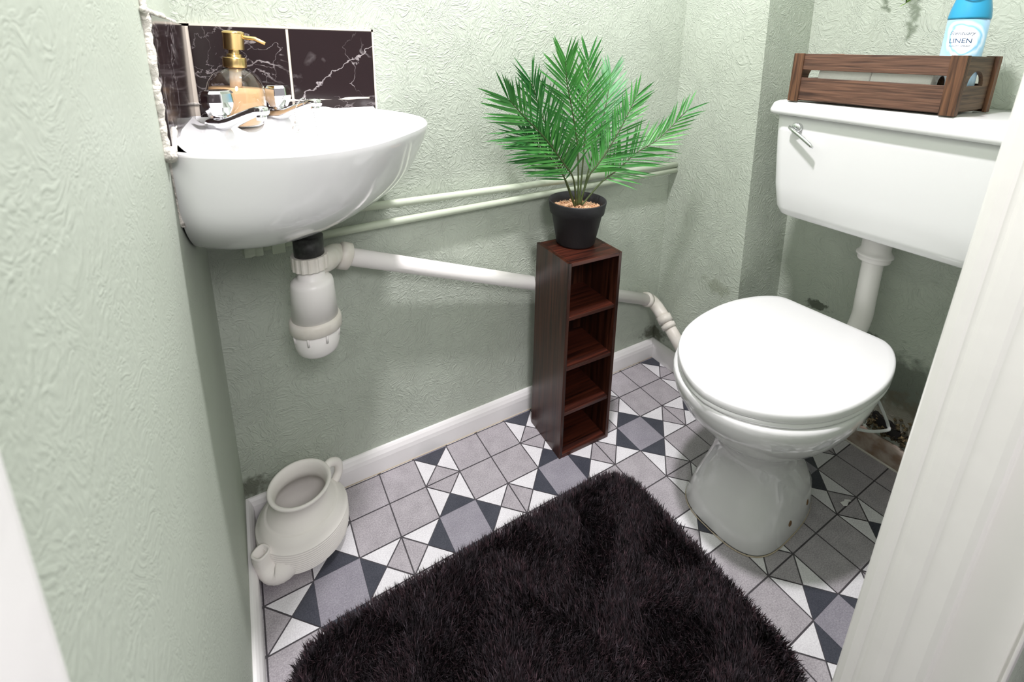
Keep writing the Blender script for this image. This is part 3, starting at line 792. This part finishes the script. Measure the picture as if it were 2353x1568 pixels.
# ------------------------------------------------------------------ toilet pan with seat and lid
def toilet():
    ax0 = Vector((1.235, -.470, 0)); yaw = math.radians(2.5)
    f = Vector((-math.cos(yaw), -math.sin(yaw), 0)); l = Vector((-f.y, f.x, 0))      # f: forward out of the recess, l: towards the door
    t = thing('toilet', ax0 + f*.25, 'white ceramic toilet pan with the lid down, in front of the cistern', 'toilet')
    def ring(z, a0, a1, hw, n=56, pw=2.0, back=2.6, cen=.5):
        """oval from a0 (rear) to a1 (front), half width hw"""
        out = []; cm = a0+(a1-a0)*cen
        for j in range(n):
            an = 2*PI*j/n; cc, ss = math.cos(an), math.sin(an)
            e = pw if cc > 0 else back
            A = (a1-cm) if cc > 0 else (cm-a0)
            out.append(ax0 + f*(cm + A*math.copysign(abs(cc)**(2/e), cc)) + l*(hw*math.copysign(abs(ss)**(2/e), ss)) + Vector((0,0,z)))
        return out
    m = MB()
    secs = [(0.0,.115,.412,.097,3.0,.62),(.006,.113,.415,.099,3.0,.62),(.05,.118,.402,.092,2.8,.62),(.09,.145,.385,.081,2.6,.6),(.13,.172,.374,.071,2.5,.58),(.165,.180,.372,.069,2.4,.56),
            (.195,.160,.388,.080,2.3,.54),(.222,.120,.416,.103,2.2,.53),(.250,.075,.448,.130,2.1,.52),(.280,.055,.474,.148,2.1,.52),(.305,.042,.490,.158,2.1,.52),(.328,.036,.498,.163,2.1,.52),(.342,.035,.499,.164,2.1,.52),(.348,.037,.497,.162,2.1,.52),(.349,.05,.485,.15,2.1,.52)]
    m.loft([ring(z, a0, a1, hw, pw=p_, cen=c_) for z, a0, a1, hw, p_, c_ in secs], 0, True, True)
    # rear spigot block where the flush pipe enters
    m.tube([ax0+f*.10+Vector((0,0,.29)), ax0+f*.02+l*.02+Vector((0,0,.30))], [.05,.045], 24)
    m.build('pan', M['ceramic'], t)
    # sealant line round the foot
    m = MB(); rr = ring(.0015, .113, .416, .0985, pw=3.0, cen=.62); m.tube(rr+[rr[0]], .0012, 6, cap=False); tag(m.build('floor_seal', M['seal_yel'], t), 'stained sealant line round the foot')
    # seat and lid: D outline with straight hinge edge
    half = [(.038,.0),(.038,.06),(.038,.098),(.044,.114),(.062,.130),(.095,.146),(.14,.159),(.19,.1665),(.24,.1675),(.30,.163),(.36,.150),(.41,.128),(.45,.099),(.48,.064),(.497,.03),(.503,.0)]
    hs = spline([(a,b,0) for a,b in half], 46)
    loop = [(p.x, p.y) for p in hs] + [(p.x, -p.y) for p in hs[::-1]][1:-1]
    cen = (.27, 0)
    def R(s, z, tilt=0.0): return [ax0 + f*(cen[0]+(a-cen[0])*s) + l*((b)*s) + Vector((0,0,z - tilt*(a-.04))) for a, b in loop]
    m = MB(); m.loft([R(.95,.3495),R(.985,.350),R(.995,.354),R(.99,.3595),R(.96,.361)], 0, True, True); m.build('seat', M['seat_plastic'], t)
    m = MB(); m.loft([R(.95,.3612),R(.992,.3612),R(1.0,.3640),R(1.0,.3745),R(.994,.3785),R(.978,.3802),R(.93,.3806),R(.5,.3812),R(.1,.3814)], 0, True, True); m.build('lid', M['seat_plastic'], t)
    for s in (-1, 1):
        h = MB(); c0 = ax0 + f*.032 + l*(s*.075) + Vector((0,0,.360)); h.tube([c0-l*.02, c0+l*.02], .0085, 14); h.box(*[tuple(c0+Vector(v)) for v in ((-.008,-.012,-.014),(.010,.012,.004))]); h.build('hinge', M['seat_plastic'], t, bevel=.001)
    # fixing holes with rusty screws on the door side of the foot
    pv = [Vector(v) for r in [ring(z, a0, a1, hw, pw=p_, cen=c_) for z, a0, a1, hw, p_, c_ in secs] for v in r]
    tris = [((i*56+j), (i*56+(j+1) % 56), ((i+1)*56+(j+1) % 56), ((i+1)*56+j)) for i in range(len(secs)-1) for j in range(56)]
    from mathutils.bvhtree import BVHTree
    bvh = BVHTree.FromPolygons(pv, tris)
    for fx, fz in ((.212, .036), (.292, .036)):
        o0 = ax0 + f*fx + l*.3 + Vector((0,0,fz)); hit, nr, _, _ = bvh.ray_cast(o0, -l)
        if nr.dot(l) < 0: nr = -nr
        q = nr.to_track_quat('Z', 'Y').to_matrix()
        b = MB(); b.lathe([(0,.0012),(.0045,.0010),(.0062,.0002),(.0062,-.003),(0,-.003)], hit, 20, axis=q)
        tag(b.build('fixing_screw', M['rust'], t), 'rusty fixing screw')
toilet()

# clear plastic freshener hook on the rim
def hook():
    m = MB()
    p = spline([(1.045,-.625,.350),(1.050,-.636,.335),(1.062,-.650,.300),(1.066,-.655,.285),(1.058,-.658,.281),(1.020,-.642,.283),(1.000,-.620,.286),(1.005,-.606,.300)], 40)
    m.tube(p, .0028, 8)
    o = m.build('freshener_hook', M['clear_pl']); tag(o, 'clear plastic hanger clipped on the toilet rim, door side', 'hook')
hook()

# ------------------------------------------------------------------ cistern
def cistern():
    t = thing('cistern', (1.21, -.535, .60), 'white plastic toilet cistern with chrome lever on recess wall', 'cistern')
    def rr(x0, x1, y0, y1, z, r=.02, zr=0):
        pts = []
        for cx, cy, a0 in ((x1-r,y1-r,0),(x0+r,y1-r,90),(x0+r,y0+r,180),(x1-r,y0+r,270)):
            for k in range(7):
                a = math.radians(a0+k*15); pts.append((cx+r*math.cos(a), cy+r*math.sin(a), z + zr*((cy-y1)/(y0-y1))))
        return pts
    xb = XR-.004
    m = MB()
    rings = [rr(1.16,xb,-.700,-.372,.605,.03),rr(1.130,xb,-.722,-.360,.6065,.03),rr(1.118,xb,-.730,-.350,.612,.028),rr(1.112,xb,-.737,-.344,.628,.026),rr(1.108,xb,-.742,-.336,.68,.024),rr(1.106,xb,-.745,-.331,.74,.022),rr(1.104,xb,-.748,-.326,.80,.022),rr(1.104,xb,-.748,-.325,.838,.02)]
    m.loft(rings, 0, True, True); m.build('tank', M['cistern_pl'], t)
    m = MB()
    m.loft([rr(1.092,xb,-.758,-.315,.8385,.02,-.008),rr(1.088,xb,-.761,-.312,.8415,.02,-.008),rr(1.088,xb,-.761,-.312,.848,.02,-.008),rr(1.093,xb,-.758,-.316,.862,.02,0),rr(1.1,xb,-.752,-.322,.8665,.02,0),rr(1.112,xb,-.742,-.332,.868,.02,0)], 0, True, True)
    m.build('lid', M['cistern_pl'], t)
    m = MB()
    m.lathe([(0,.0),(.0105,.0),(.0105,.008),(.009,.010),(0,.010)], (1.105,-.378,.813), 28, axis=Matrix.Rotation(-PI/2,3,'Y'))
    R = [(1.092,-.366,.8125,.0045),(1.090,-.378,.806,.005),(1.088,-.398,.795,.005),(1.086,-.418,.783,.005),(1.085,-.424,.7795,.0035)]
    rings = []
    for x, y, z, h in R:
        rings.append([(x+.0035*math.cos(2*PI*j/12), y, z+h*math.sin(2*PI*j/12)) for j in range(12)])
    m.loft(rings, 0, True, True)
    m.build('flush_lever', M['chrome'], t)
    # flush pipe
    p = thing('flush_pipe', (1.285,-.497,.30), 'white plastic flush pipe bending from the cistern down to the pan', 'pipe')
    m = MB(); m.tube(spline([(1.285,-.497,.612),(1.285,-.497,.50),(1.285,-.498,.42),(1.283,-.499,.368),(1.268,-.495,.325),(1.235,-.483,.303),(1.20,-.474,.300)], 36), .0205, 28); m.build('pipe_bend', M['pvc'], p)
    m = MB(); m.lathe([(.022,.512),(.030,.512),(.0315,.515),(.0315,.524),(.0355,.525),(.0355,.5295),(.0325,.532),(.028,.540),(.028,.611),(0,.611)], (1.285,-.497,0), 36); m.build('nut', M['pvc'], p)
cistern()

# ------------------------------------------------------------------ wooden crate with toilet rolls and spray
CZ = .8685
def crate():
    x0, x1, y0, y1, z0, z1 = 1.096, 1.258, -.630, -.350, CZ, CZ+.0995
    t = thing('wooden_crate', ((x0+x1)/2, (y0+y1)/2, z0), 'brown slatted wooden crate standing on the cistern', 'crate')
    def part(name, lo, hi, mt): 
        m = MB(); m.box(lo, hi); return m.build(name, mt, t, bevel=.0009)
    th = .007
    for xa, xb in ((x0+.003, x0+.003+th), (x1-th-.003, x1-.003)):
        part('slat', (xa, y0+.006, z0+.004), (xb, y1-.006, z0+.050), M['crate_h'])
        part('slat', (xa, y0+.006, z0+.066), (xb, y1-.006, z1-.001), M['crate_h'])
    for ya, yb in ((y0, y0+.0215), (y1-.021, y1)):
        for xa, xb in ((x0, x0+.0045), (x1-.0045, x1)):
            part('corner_post', (xa, ya, z0), (xb, yb, z1), M['crate_v'])
    for ya in (y0, y1-.006):
        for xa, xb in ((x0+.0045, x0+.016), (x1-.016, x1-.0045)):
            part('corner_post', (xa, ya, z0), (xb, ya+.006, z1), M['crate_v'])
    # end panels with a half-moon hand hole
    for ya, yb in ((y0+.006, y0+.012), (y1-.012, y1-.006)):
        xa, xb = x0+.010, x1-.010; cx = (xa+xb)/2; hz = z0+.048
        N = 20; r = .036
        arc = [(cx+r*math.cos(PI*i/N), hz+r*.72*math.sin(PI*i/N)) for i in range(N+1)]      # right to left over the top
        m = MB()
        def prism(poly):
            n = len(poly); v = [(x, ya, z) for x, z in poly]+[(x, yb, z) for x, z in poly]
            m.add(v, [tuple(range(n)), tuple(reversed(range(n, 2*n)))]+[(i,(i+1)%n,n+(i+1)%n,n+i) for i in range(n)], 0, False)
        prism([(xa,z0+.006),(xb,z0+.006),(xb,hz),(xa,hz)])
        prism([(cx+r,hz),(xb,hz),(xb,z1-.001),(cx+r*.0,z1-.001)]+[a for a in arc[:N//2+1][::-1]])
        prism([(xa,hz),(cx-r,hz)]+[a for a in arc[N//2:][::-1]]+[(cx,z1-.001),(xa,z1-.001)])
        m.build('end_panel', M['crate_x'], t)
    part('base_board', (x0+.0105, y0+.0125, z0+.002), (x1-.0105, y1-.0125, z0+.007), M['crate_h'])
    zb = z0+.0072
    # two toilet rolls lying end to end
    def roll(yc, lab):
        r, w = .041, .094; cx, cz = x0+.0105+r+.004, zb+r
        o = thing('toilet_roll', (cx, yc, zb), lab, 'toilet roll', 'toilet rolls in the crate')
        A = Matrix.Rotation(PI/2, 3, 'X')
        m = MB(); m.lathe([(.016,-w/2),(r-.002,-w/2),(r,-w/2+.002),(r,w/2-.002),(r-.002,w/2),(.016,w/2)], (cx,yc,cz), 48, axis=A); m.build('paper', M['paper'], o)
        m = MB(); m.lathe([(.0165,-w/2+.001),(.0165,w/2-.001),(.0155,w/2-.001),(.0155,-w/2+.001),(.0165,-w/2+.001)], (cx,yc,cz), 32, axis=A); m.build('core', M['crate_x'], o)
    roll(-.4435, 'white toilet roll in the crate, nearer the chrome lever end')
    roll(-.5385+.0, 'white toilet roll in the crate, nearer the spray can')
    # air freshener
    cx, cy, r = 1.2, -.588, .0282
    o = thing('air_freshener', (cx, cy, zb), 'blue and white aerosol room spray standing in the crate', 'air freshener')
    m = MB(); m.lathe([(0,0),(r-.002,0),(r,.002),(r,.154),(0,.154)], (cx,cy,zb), 56); m.build('can_body', M['can_label'], o)
    m = MB(); m.lathe([(0,.1545),(r+.0006,.1545),(r+.0006,.158),(r-.001,.170),(r-.0045,.186),(r-.0075,.198),(r-.009,.212),(r-.010,.226),(r-.014,.234),(0,.238)], (cx,cy,zb), 56); m.build('cap', M['can_blue'], o)
    # recess ring on the cap, facing the door
    dv = Vector((-.96,-.28,0)).normalized(); ev = Vector((-dv.y, dv.x, 0))
    m = MB(); pts = []
    for i in range(33):
        a = 2*PI*i/32; h = .198+.012*math.sin(a); rad = r-.0085+.006*max(0,(.198-h)/.012)+.0012 if True else 0
        lat = .0165*math.cos(a); rad2 = math.sqrt(max(rad*rad-lat*lat, 0))
        pts.append(Vector((cx,cy,zb+h))+dv*rad2+ev*lat)
    m.tube(pts, .0011, 8, cap=False); m.build('cap_groove', M['can_dk'], o)
    # printed words wrapped on the can
    def words(txt, size, h, mt, nm, shear=0, off=0.0):
        cu = bpy.data.curves.new(nm, 'FONT'); cu.body = txt; cu.size = size; cu.align_x = 'CENTER'; cu.shear = shear; cu.resolution_u = 3
        tmp = bpy.data.objects.new(nm, cu); COL.objects.link(tmp)
        dg = bpy.context.evaluated_depsgraph_get(); dg.update()
        me = bpy.data.meshes.new_from_object(tmp.evaluated_get(dg)); bpy.data.objects.remove(tmp)
        bm = bmesh.new(); bm.from_mesh(me); bmesh.ops.triangulate(bm, faces=bm.faces)
        bmesh.ops.subdivide_edges(bm, edges=[e for e in bm.edges if e.calc_length() > .002], cuts=2)
        a0 = math.atan2(dv.y, dv.x)
        for v in bm.verts:
            a = a0 + (v.co.x+off)/r; v.co = Vector((r*1.006*math.cos(a), r*1.006*math.sin(a), h+v.co.y))
        bm.to_mesh(me); bm.free(); me.materials.clear(); me.materials.append(mt)
        w = bpy.data.objects.new(nm, me); COL.objects.link(w); w.parent = o
    words('LINEN', .0115, .1135, M['navy'], 'label_name', off=-.0045)
    words('Scentuary', .0088, .1275, M['grey_print'], 'label_script', .35, off=-.0045)
    words('ROOM SPRAY', .0048, .107, M['grey_print'], 'label_subtitle', off=-.0045)
crate()

# ------------------------------------------------------------------ odds and ends
def odds():
    # torn scrap of paper on the vinyl
    m = MB(); rnd = random.Random(4); cx, cy = 1.137, -.598
    a = [(-.012,.004),(-.006,.010),(.0,.004),(.007,.003),(.013,-.006),(.009,-.008),(.003,-.004),(-.003,-.003),(-.009,-.002)]
    a = [(x*math.cos(.4)-y*math.sin(.4), x*math.sin(.4)+y*math.cos(.4)) for x, y in a]
    z = [.001+rnd.uniform(0,.004) for _ in a]
    v = [(cx+x*1.1, cy+y*1.1, zz) for (x, y), zz in zip(a, z)]+[(cx+x*1.1, cy+y*1.1, zz+.0006) for (x, y), zz in zip(a, z)]; n = len(a)
    m.add(v, [tuple(range(n)), tuple(reversed(range(n, 2*n)))]+[(i,(i+1)%n,n+(i+1)%n,n+i) for i in range(n)], 0, False)
    tag(m.build('paper_scrap', M['paper']), 'small torn scrap of white paper on the floor beside the toilet', 'paper')
    # crumbled plaster above the recess skirting
    t = thing('crumbled_plaster', (XR-.004, -.585, .058), 'patch of crumbled plaster with dark hole above the recess skirting', 'plaster damage')
    m = MB(); rnd = random.Random(8)
    for i in range(170):
        y = -.575+rnd.gauss(0,.038); zz = .068+abs(rnd.gauss(0,.026))
        if y > -.50 or y < -.72 or zz > .135: continue
        s = rnd.uniform(.002,.0065); p = Vector((XR-.002-rnd.uniform(0,.006), y, zz))
        Rr = Matrix.Rotation(rnd.uniform(0,6), 3, Vector((rnd.random(), rnd.random(), rnd.random()+.1)))
        vs = [p + Rr @ Vector(q)*s for q in [(1.2,0,0),(-1,.2,0),(0,1,.1),(0,-1,0),(0,.1,.8),(.1,0,-.8)]]
        m.add(vs, [(0,2,4),(2,1,4),(1,3,4),(3,0,4),(2,0,5),(1,2,5),(3,1,5),(0,3,5)], 0, False)
    tag(m.build('rubble', M['moss'], t, fix=False), kind='stuff')
    m = MB(); n = 24
    a = [(-.573+.034*math.cos(2*PI*i/n)*rnd.uniform(.75,1.1), .098+.017*math.sin(2*PI*i/n)*rnd.uniform(.7,1.1)-.35*.034*-math.cos(2*PI*i/n)) for i in range(n)]
    v = [(XR-.0095,y,z) for y,z in a]+[(XR+.001,y,z) for y,z in a]
    m.add(v, [tuple(range(n)), tuple(reversed(range(n,2*n)))]+[(i,(i+1)%n,n+(i+1)%n,n+i) for i in range(n)], 0, False)
    m.build('hole', M['hole'], t)
    # trailing greenery whose tips reach down into view on the recess wall
    t = thing('hanging_greenery', (XR-.02, -.45, 1.25), 'trailing green sprig hanging on the wall above the cistern', 'plant')
    rnd = random.Random(5); m = MB(); lf = MB()
    for bx, by, zb in ((1.31,-.40,1.110),(1.295,-.452,1.073),(1.31,-.43,1.13),(1.30,-.50,1.14)):
        path = spline([(1.325,-.45,1.25),(bx,by+.01,(1.25+zb)/2+.03),(bx,by,zb)], 24); m.tube(path, .0012, 6)
        for i in range(8, 25):
            p = path[i]
            for k in range(3):
                d = Vector((rnd.uniform(-1,.2), rnd.uniform(-1,1), rnd.uniform(-.6,.6))).normalized(); sd = d.cross(Vector((0,0,1))).normalized()
                l = rnd.uniform(.010,.016)
                lf.add([p, p+d*l*.5+sd*l*.3, p+d*l, p+d*l*.5-sd*l*.3], [(0,1,2,3)], 0, False)
    m.build('stems', M['stem'], t); tag(lf.build('leaves', M['plant_sm'], t, fix=False), kind='stuff')
odds()

# ------------------------------------------------------------------ light
def area(name, loc, target, size, power, col=(1,1,1), shape='DISK'):
    d = bpy.data.lights.new(name, 'AREA'); d.shape = shape; d.size = size; d.energy = power; d.color = col
    o = bpy.data.objects.new(name, d); COL.objects.link(o); o.location = loc
    o.rotation_euler = (Vector(target)-Vector(loc)).to_track_quat('-Z', 'Y').to_euler()
    return o
area('ceiling_lamp', (.47, -.44, 2.02), (.47, -.44, 0), .11, 25, (1, .95, .985))
area('hall_fill', (.12, -1.5, 1.55), (.7, -.5, .5), .4, 10, (1, .955, .985))  # added fill from the hall side, brightens jamb, rug and toilet front
w = bpy.data.worlds.new('World'); sc.world = w; w.use_nodes = True
w.node_tree.nodes['Background'].inputs[0].default_value = (1, .96, .985, 1)
w.node_tree.nodes['Background'].inputs[1].default_value = .4

# ------------------------------------------------------------------ camera
cam = bpy.data.cameras.new('camera'); co = bpy.data.objects.new('camera', cam); COL.objects.link(co)
right = Vector((0.86332705, -0.50438975, 0.01604323)); up = Vector((0.11079997, 0.22047193, 0.96907971)); back = Vector((-0.49233096, -0.83485514, 0.24622575))
mw = Matrix((right, up, back)).transposed().to_4x4(); mw.translation = Vector((.0624965, -.93556394, .96537658))
co.matrix_world = mw
cam.sensor_fit = 'HORIZONTAL'; cam.sensor_width = 36
cam.lens = 1084.5127*36/2353
cam.shift_y = -(784-389.866)/2353
cam.clip_start = .004
cam.dof.use_dof = True; cam.dof.focus_distance = 1.05; cam.dof.aperture_fstop = 10
sc.camera = co

vs = sc.view_settings
sc.display_settings.display_device = 'sRGB'
vs.view_transform = 'Standard'; vs.look = 'None'; vs.exposure = .12; vs.gamma = 1; vs.use_curve_mapping = False
